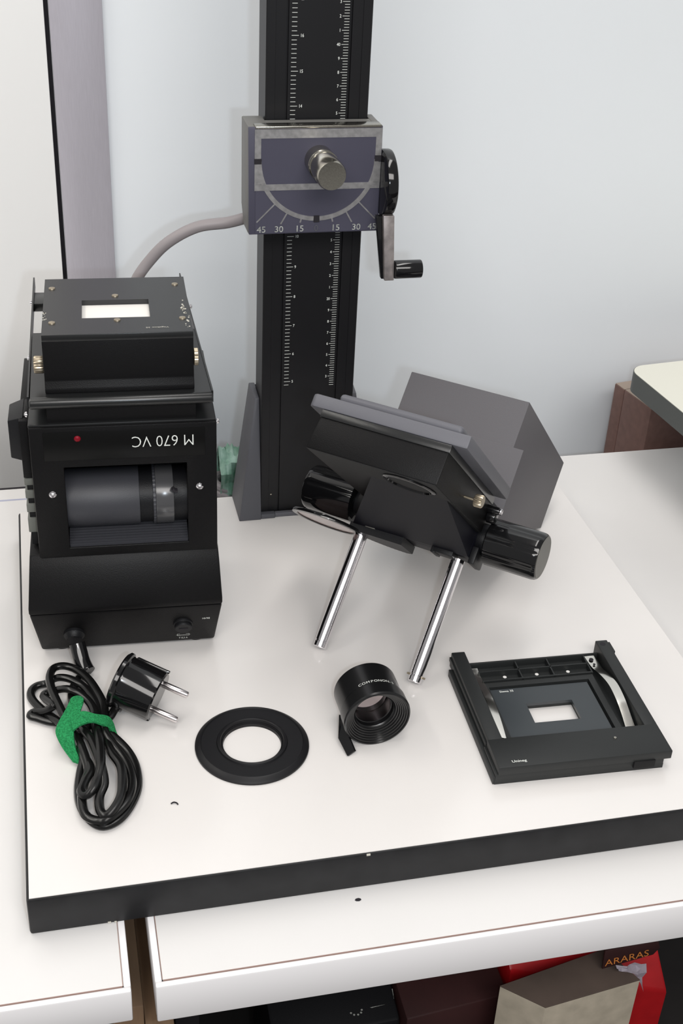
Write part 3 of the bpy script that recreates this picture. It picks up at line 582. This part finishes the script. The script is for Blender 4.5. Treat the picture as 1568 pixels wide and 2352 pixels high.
# tapered black condenser box, slightly tapered
b = NB(); hx(b, [(.0120, -.0010, .0094), (.1060, -.0010, .0094), (.1060, -.1320, .0094), (.0120, -.1320, .0094), (.0092, .0, .0378), (.1060, .0, .0378), (.1060, -.1320, .0378), (.0092, -.1320, .0378)], bev=.0010)
bx = obj('condenser_box', b, 'black', hd)
b = NB(); box(b, .0112, .1068, -.1324, .0002, .0096, .0150, .0005); obj('upper_band', b, 'black_sheet', bx)
b = NB(); cyl(b, (.1055, -.0630, .0280), (.1145, -.0630, .0280), .0009, 0, 12); ts = obj('screw_stem', b, 'brass', bx)
b = NB(); knurl(b, (.1140, -.0630, .0280), (.1200, -.0630, .0280), .0046, 22, .1); obj('knurled_knob', b, 'brass', ts)
b = NB(); lathe(b, [(.0150, .0370), (.0185, .0370), (.0192, .0376), (.0192, .0388), (.0184, .0393), (.0160, .0393)], (.0800, -.0225, 0), (0, 0, 1), 64, close=True)
obj('lens_mount', b, 'gloss', hd)
obj('underside_shade', box(NB(), .0100, .1052, -.1315, -.0006, .0374, .0381), 'matt', hd, smooth=False)  # matt black sheet added to deepen the shade on the black underside
b = NB(); W8 = [b.verts.new(v) for v in ((.0482, -.0330, .0376), (.1028, -.0375, .0376), (.1020, -.1345, .0376), (.0073, -.1345, .0376), (.0073, -.1325, .0592), (.1019, -.1325, .0574), (.1019, -.1345, .0574), (.0073, -.1345, .0592))]
for f in ((0, 1, 2, 3), (0, 1, 5, 4), (4, 5, 6, 7), (3, 2, 6, 7), (1, 2, 6, 5), (0, 4, 7, 3)): b.faces.new([W8[k] for k in f])
obj('focus_wedge', b, 'focusblack', hd, smooth=False)
b = NB(); hx(b, [(.0092, -.1320, .0095), (.1020, -.1320, .0095), (.1020, -.1660, .0095), (.0092, -.1660, .0095), (.0072, -.1320, .0580), (.1020, -.1320, .0575), (.1020, -.1660, .0575), (.0072, -.1660, .0580)], bev=.0008)
fb_ = obj('focus_block', b, 'focusblack', hd)
b = NB(); box(b, .0750, .0905, -.1480, -.1325, .0570, .0612, .0004); box(b, .0730, .0765, -.1500, -.1330, .0570, .0622, .0004); box(b, .1020, .1070, -.1600, -.1360, .0480, .0615, .0010); obj('guide_clip', b, 'black_plastic', fb_)
def knob(b, a0, a1, c=.0390, bb=-.1500, r=.0181, s=1):
    L = abs(a1-a0); n = 72; prof = [(0, 0), (.0100, 0), (.0165, .0010), (r, .0020), (r, L-.0040), (r*.975, L-.0014), (r*.93, L-.0002), (r*.90, L), (0, L)]
    t = NB(); lathe(t, prof, (a0, bb, c), (1 if a1 > a0 else -1, 0, 0), 96)
    for v in t.verts:                                        # shallow finger flutes along the grip
        d = Vector((0, v.co.y-bb, v.co.z-c)); R_ = d.length
        if R_ > r*.96:
            th = math.atan2(d.z, d.y); k = 1-.035*max(0, math.cos(th*8))**6; v.co.y = bb+d.y*k; v.co.z = c+d.z*k
    merge(b, t); return b
kr = obj('focus_knob', knob(NB(), .1080, .1512), 'gloss', hd)
b = NB(); lathe(b, [(0, 0), (.0160, 0), (.0160, .0005), (0, .0005)], (.1511, -.1500, .0390), (1, 0, 0), 48); obj('knob_cap', b, 'capgrey', kr)
b = NB(); cyl(b, (.1015, -.1500, .0390), (.1085, -.1500, .0390), .0120, .0006); obj('knob_collar', b, 'black_plastic', kr)
kl = obj('focus_knob', knob(NB(), .0000, -.0440), 'gloss', hd)
b = NB(); cyl(b, (.0080, -.1500, .0390), (-.0005, -.1500, .0390), .0120, .0006); obj('knob_collar', b, 'black_plastic', kl)
b = NB(); cyl(b, (.1040, -.1270, .0195), (.1150, -.1270, .0195), .0030, .0008, 20); cyl(b, (.1060, -.1320, .0240), (.1130, -.1320, .0240), .0050, .001, 20); obj('lock_screw', b, 'gloss', hd)
b = NB(); cyl(b, (.1145, -.1270, .0195), (.1172, -.1270, .0195), .0024, .0009, 18); obj('lock_stud', b, 'chrome', hd)
for a, e1 in ((.0120, .1570), (.0920, .1573)):
    b = NB(); lathe(b, [(0, .0600), (.0052, .0600), (.0052, e1-.0058), (.0048, e1-.0055), (.0048, e1-.0047), (.0052, e1-.0044), (.0052, e1-.0008), (.0045, e1), (0, e1)], (a, -.1454, 0), (0, 0, 1), 40); rd = obj('guide_rod', b, 'chrome', hd)
    if a > .05:
        b = NB(); cyl(b, (a-.0072, -.1454, e1-.0050), (a+.0072, -.1454, e1-.0050), .0008, 0, 10); obj('rod_pin', b, 'brass', rd)
# swing filter and its toothed arm
b = NB(); lathe(b, [(.0240, .0630), (.0275, .0630), (.0280, .0640), (.0278, .0655), (.0250, .0660), (.0236, .0655)], (-.0140, -.1330, 0), (0, 0, 1), 64, close=True); fr_ = obj('filter_ring', b, 'gloss', hd)
b = NB(); lathe(b, [(0, .0643), (.0242, .0643), (.0242, .0650), (0, .0650)], (-.0140, -.1330, 0), (0, 0, 1), 48); obj('filter_glass', b, 'filt', fr_)
low = []
p_ = [(.0085, -.1530), (.0237, -.1640), (.0434, -.1700)]
for k in range(25):
    t = k/24; A_ = Vector(p_[0])*(1-t)**2+2*Vector(((.0237, -.1700)))*t*(1-t)+Vector(p_[2])*t*t; low.append((A_.x, A_.y+(.0008 if k % 2 else 0)))
b = NB(); prism(b, low+[(.0500, -.1650), (.0500, -.1330), (.0050, -.1330), (.0040, -.1420)], .0062, 'z', .0582); obj('filter_arm', b, 'black_plastic', hd, smooth=False)
b = NB(); box(b, .018, .026, -.1345, -.1315, .0560, .0592, .0003); obj('arm_clip', b, 'capgrey', hd)
# mounting housing behind
zz = lambda bb, c: .2178+.67207*bb-.74049*c
b = NB(); prism(b, [(-.1718, -.0787), (-.3394, -.0787), (-.3394, -.0150), (-.2550, .0100), (-.1718, .0150)], .1023, 'x', -.0067, .0008); mh = obj('mounting_housing', b, 'greybox', hd)
b = NB(); prism(b, [(-.0067, -.0400), (.1042, -.0400), (.1047, .0140), (-.0067, .0140)], .0012, 'y', -.1718, .0002); obj('front_sheet', b, 'greybox', mh)
# ---------------------------------------------------------------- right background: shelf table and brown box
sh = thing('side_table', 'cream-topped low table with grey edge and rounded corner at right', 'table', rframe(.109, (.603, .505, T)))
def rr_(x0, x1, y0, y1, r, n=8):
    P = []
    for (cx_, cy_, a0) in ((x1-r, y1-r, 0), (x0+r, y1-r, 90), (x0+r, y0+r, 180), (x1-r, y0+r, 270)):
        for k in range(n+1): a = math.radians(a0+90*k/n); P.append((cx_+r*math.cos(a), cy_+r*math.sin(a)))
    return P
P = rr_(0, .40, -.42, .019, .018)
b = NB(); prism(b, P, .0205, 'z', .079); obj('table_slab', b, 'shelfedge', sh)
b = NB(); prism(b, [(x*.998+.0004, y*.998-.0006) for x, y in P], .0006, 'z', .0994); obj('table_top', b, 'ivory', sh)
b = NB(); cyl(b, (.033, -.012, .068), (.033, -.012, .0795), .009, .001, 24); obj('rubber_foot', b, 'matt', sh)
for x, y in ((.26, -.03), (.26, -.38)):
    b = NB(); cyl(b, (x, y, 0), (x, y, .0795), .014, .001, 24); obj('table_leg', b, 'matt', sh)
bb_ = thing('brown_box', 'tall brown box behind the right desk below the cream table', 'box', rframe(.200, (.6483, .545, FL)))
hz = .0084-FL
b = NB(); box(b, 0, .26, 0, .048, 0, hz, .0008); 
def yawpt(x, y): return (x, y)
obj('box_body', b, 'brownbox', bb_)
b = NB(); box(b, 0, .26, .0487, .066, 0, hz-.0004, .0008); obj('box_panel', b, 'brownbox', bb_)
b = NB(); box(b, .0008, .26, .0006, .0478, hz, hz+.0006); box(b, .0008, .26, .0492, .0655, hz-.0004, hz+.0003); obj('box_top', b, 'brownedge', bb_, smooth=False)
# ---------------------------------------------------------------- things under the desks
cbx = thing('cardboard_box', 'kraft cardboard box under the right desk, in front of the red bag', 'box', Matrix.Translation((.50, .21, FL)))
ci = cbx.matrix_world.inverted()
q = [(.4581, .1864), (.5633, .1995), (.5420, .2420), (.4221, .2189)]
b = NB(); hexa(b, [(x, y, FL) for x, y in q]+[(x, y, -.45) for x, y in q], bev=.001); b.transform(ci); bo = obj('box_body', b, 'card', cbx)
b = NB(); hexa(b, [(x, y, -.4502) for x, y in q]+[(x, y, -.4488) for x, y in q], bev=.0003); b.transform(ci); obj('shaded_top', b, 'cardtop', cbx)  # thin sheet over the top carrying the shaded kraft colour
rb = thing('red_bag', 'shiny red carrier bag with gold lettering behind the cardboard box', 'bag', Matrix.Translation((.55, .27, FL)))
ri = rb.matrix_world.inverted()
b = NB(); hexa(b, [(.452, .260, FL), (.622, .232, FL), (.66, .40, FL), (.452, .40, FL), (.452, .262, -.488), (.622, .230, -.520), (.600, .262, -.430), (.452, .33, -.440)], bev=.004); b.transform(ri); rbg = obj('bag_body', b, 'redbag', rb)
b = NB(); prism(b, [(.5280, -.4440), (.5818, -.4345), (.5875, -.4255), (.5840, -.4150), (.5272, -.4170)], .002, 'y', .2150, .0005); b.transform(ri); fl_ = obj('bag_flap', b, 'darkred', rb)
o = otext('gold_lettering', [('ARARAS', (.5300, .2145, -.4395), (.985, 0, .12), (-.12, 0, .99), .0135, dict(ex=.95))], 'gold', rb); o.data.transform(ri)
pp = NB(); random.seed(9)
G = [[pp.verts.new((.5380+.034*i/6+random.uniform(-.0015, .0015)+.004*(4-j)/4, .2100+random.uniform(-.003, .003), -.4340-.006*i/6-(.008+.034*(i/6)**3)*(4-j)/4+random.uniform(-.001, .001))) for j in range(5)] for i in range(7)]
for i in range(6):
    for j in range(4): pp.faces.new((G[i][j], G[i+1][j], G[i+1][j+1], G[i][j+1]))
bmesh.ops.solidify(pp, geom=pp.faces[:], thickness=.0012)
tag(obj('crumpled_paper', pp, 'paper', smooth=False), 'crumpled white paper poking out between cardboard box and red bag', 'paper')
dk = thing('dark_red_box', 'dark red box under the desk left of the cardboard box', 'box', Matrix.Translation((.40, .27, FL)))
di = dk.matrix_world.inverted()
b = NB(); hexa(b, [(.335, .235, FL), (.446, .245, FL), (.446, .37, FL), (.335, .37, FL), (.335, .235, -.50), (.446, .245, -.50), (.446, .37, -.50), (.335, .37, -.50)], bev=.002); b.transform(di); obj('box_body', b, 'darkred', dk)
bk = thing('black_bag', 'black printed bag under the desk at the far left of the shelf', 'bag', Matrix.Translation((.28, .28, FL)))
bk['label'] = 'black bag with thin white printed symbols under the desk, left of the dark red box'
bi = bk.matrix_world.inverted()
b = NB(); hexa(b, [(.20, .240, FL), (.332, .245, FL), (.332, .36, FL), (.20, .36, FL), (.20, .240, -.512), (.332, .245, -.512), (.332, .36, -.490), (.20, .36, -.490)], bev=.004); b.transform(bi); obj('bag_body', b, 'black_plastic', bk)
b = NB()
def ln2(b, p, q2, w=.0007):
    p, q2 = Vector(p), Vector(q2); d_ = (q2-p).normalized(); n_ = Vector((-d_.y, d_.x, 0))*w; zt = Vector((0, 0, .001))
    b.faces.new([b.verts.new(v+zt) for v in (p-n_, q2-n_, q2+n_, p+n_)])
zb = -.5095
for p, q2 in (((.305, .262, zb), (.320, .2635, zb)), ((.305, .262, zb), (.301, .275, zb)), ((.320, .2635, zb), (.322, .277, zb)), ((.330, .268, zb), (.3265, .280, zb)), ((.330, .268, zb), (.3318, .280, zb))): ln2(b, p, q2)
for k in range(9):
    a = k*.7; c_ = (.289+.006*math.cos(a), .261+.005*math.sin(a)); 
    b.faces.new([b.verts.new((c_[0]+.0012*math.cos(t), c_[1]+.0012*math.sin(t), zb+.001)) for t in (0, 1, 2, 3, 4, 5)])
b.transform(bi); obj('printed_symbols', b, 'print_dim', bk, smooth=False)
# ---------------------------------------------------------------- small debris
b = NB(); tube(b, [(-.0024, .0006, .0006), (-.0006, .0012, .0010), (.0012, .0006, .0008), (.0020, -.0008, .0006)], .0005, seg=6); o = obj('lint_scrap', b, 'dark'); o.location = (.0953, .0640, 0); tag(o, 'tiny dark curl of lint on the board below the cord plug', 'lint')
b = NB(); lathe(b, [(0, 0), (.0022, 0), (.0015, .0006), (0, .0008)], (0, 0, 0), (0, 0, 1), 7); o = obj('crumb', b, 'dark'); o.location = (.2022, -.0095, T+.0002); o.scale = (1, .6, 1); tag(o, 'tiny black crumb on the desk in front of the baseboard edge', 'crumb')
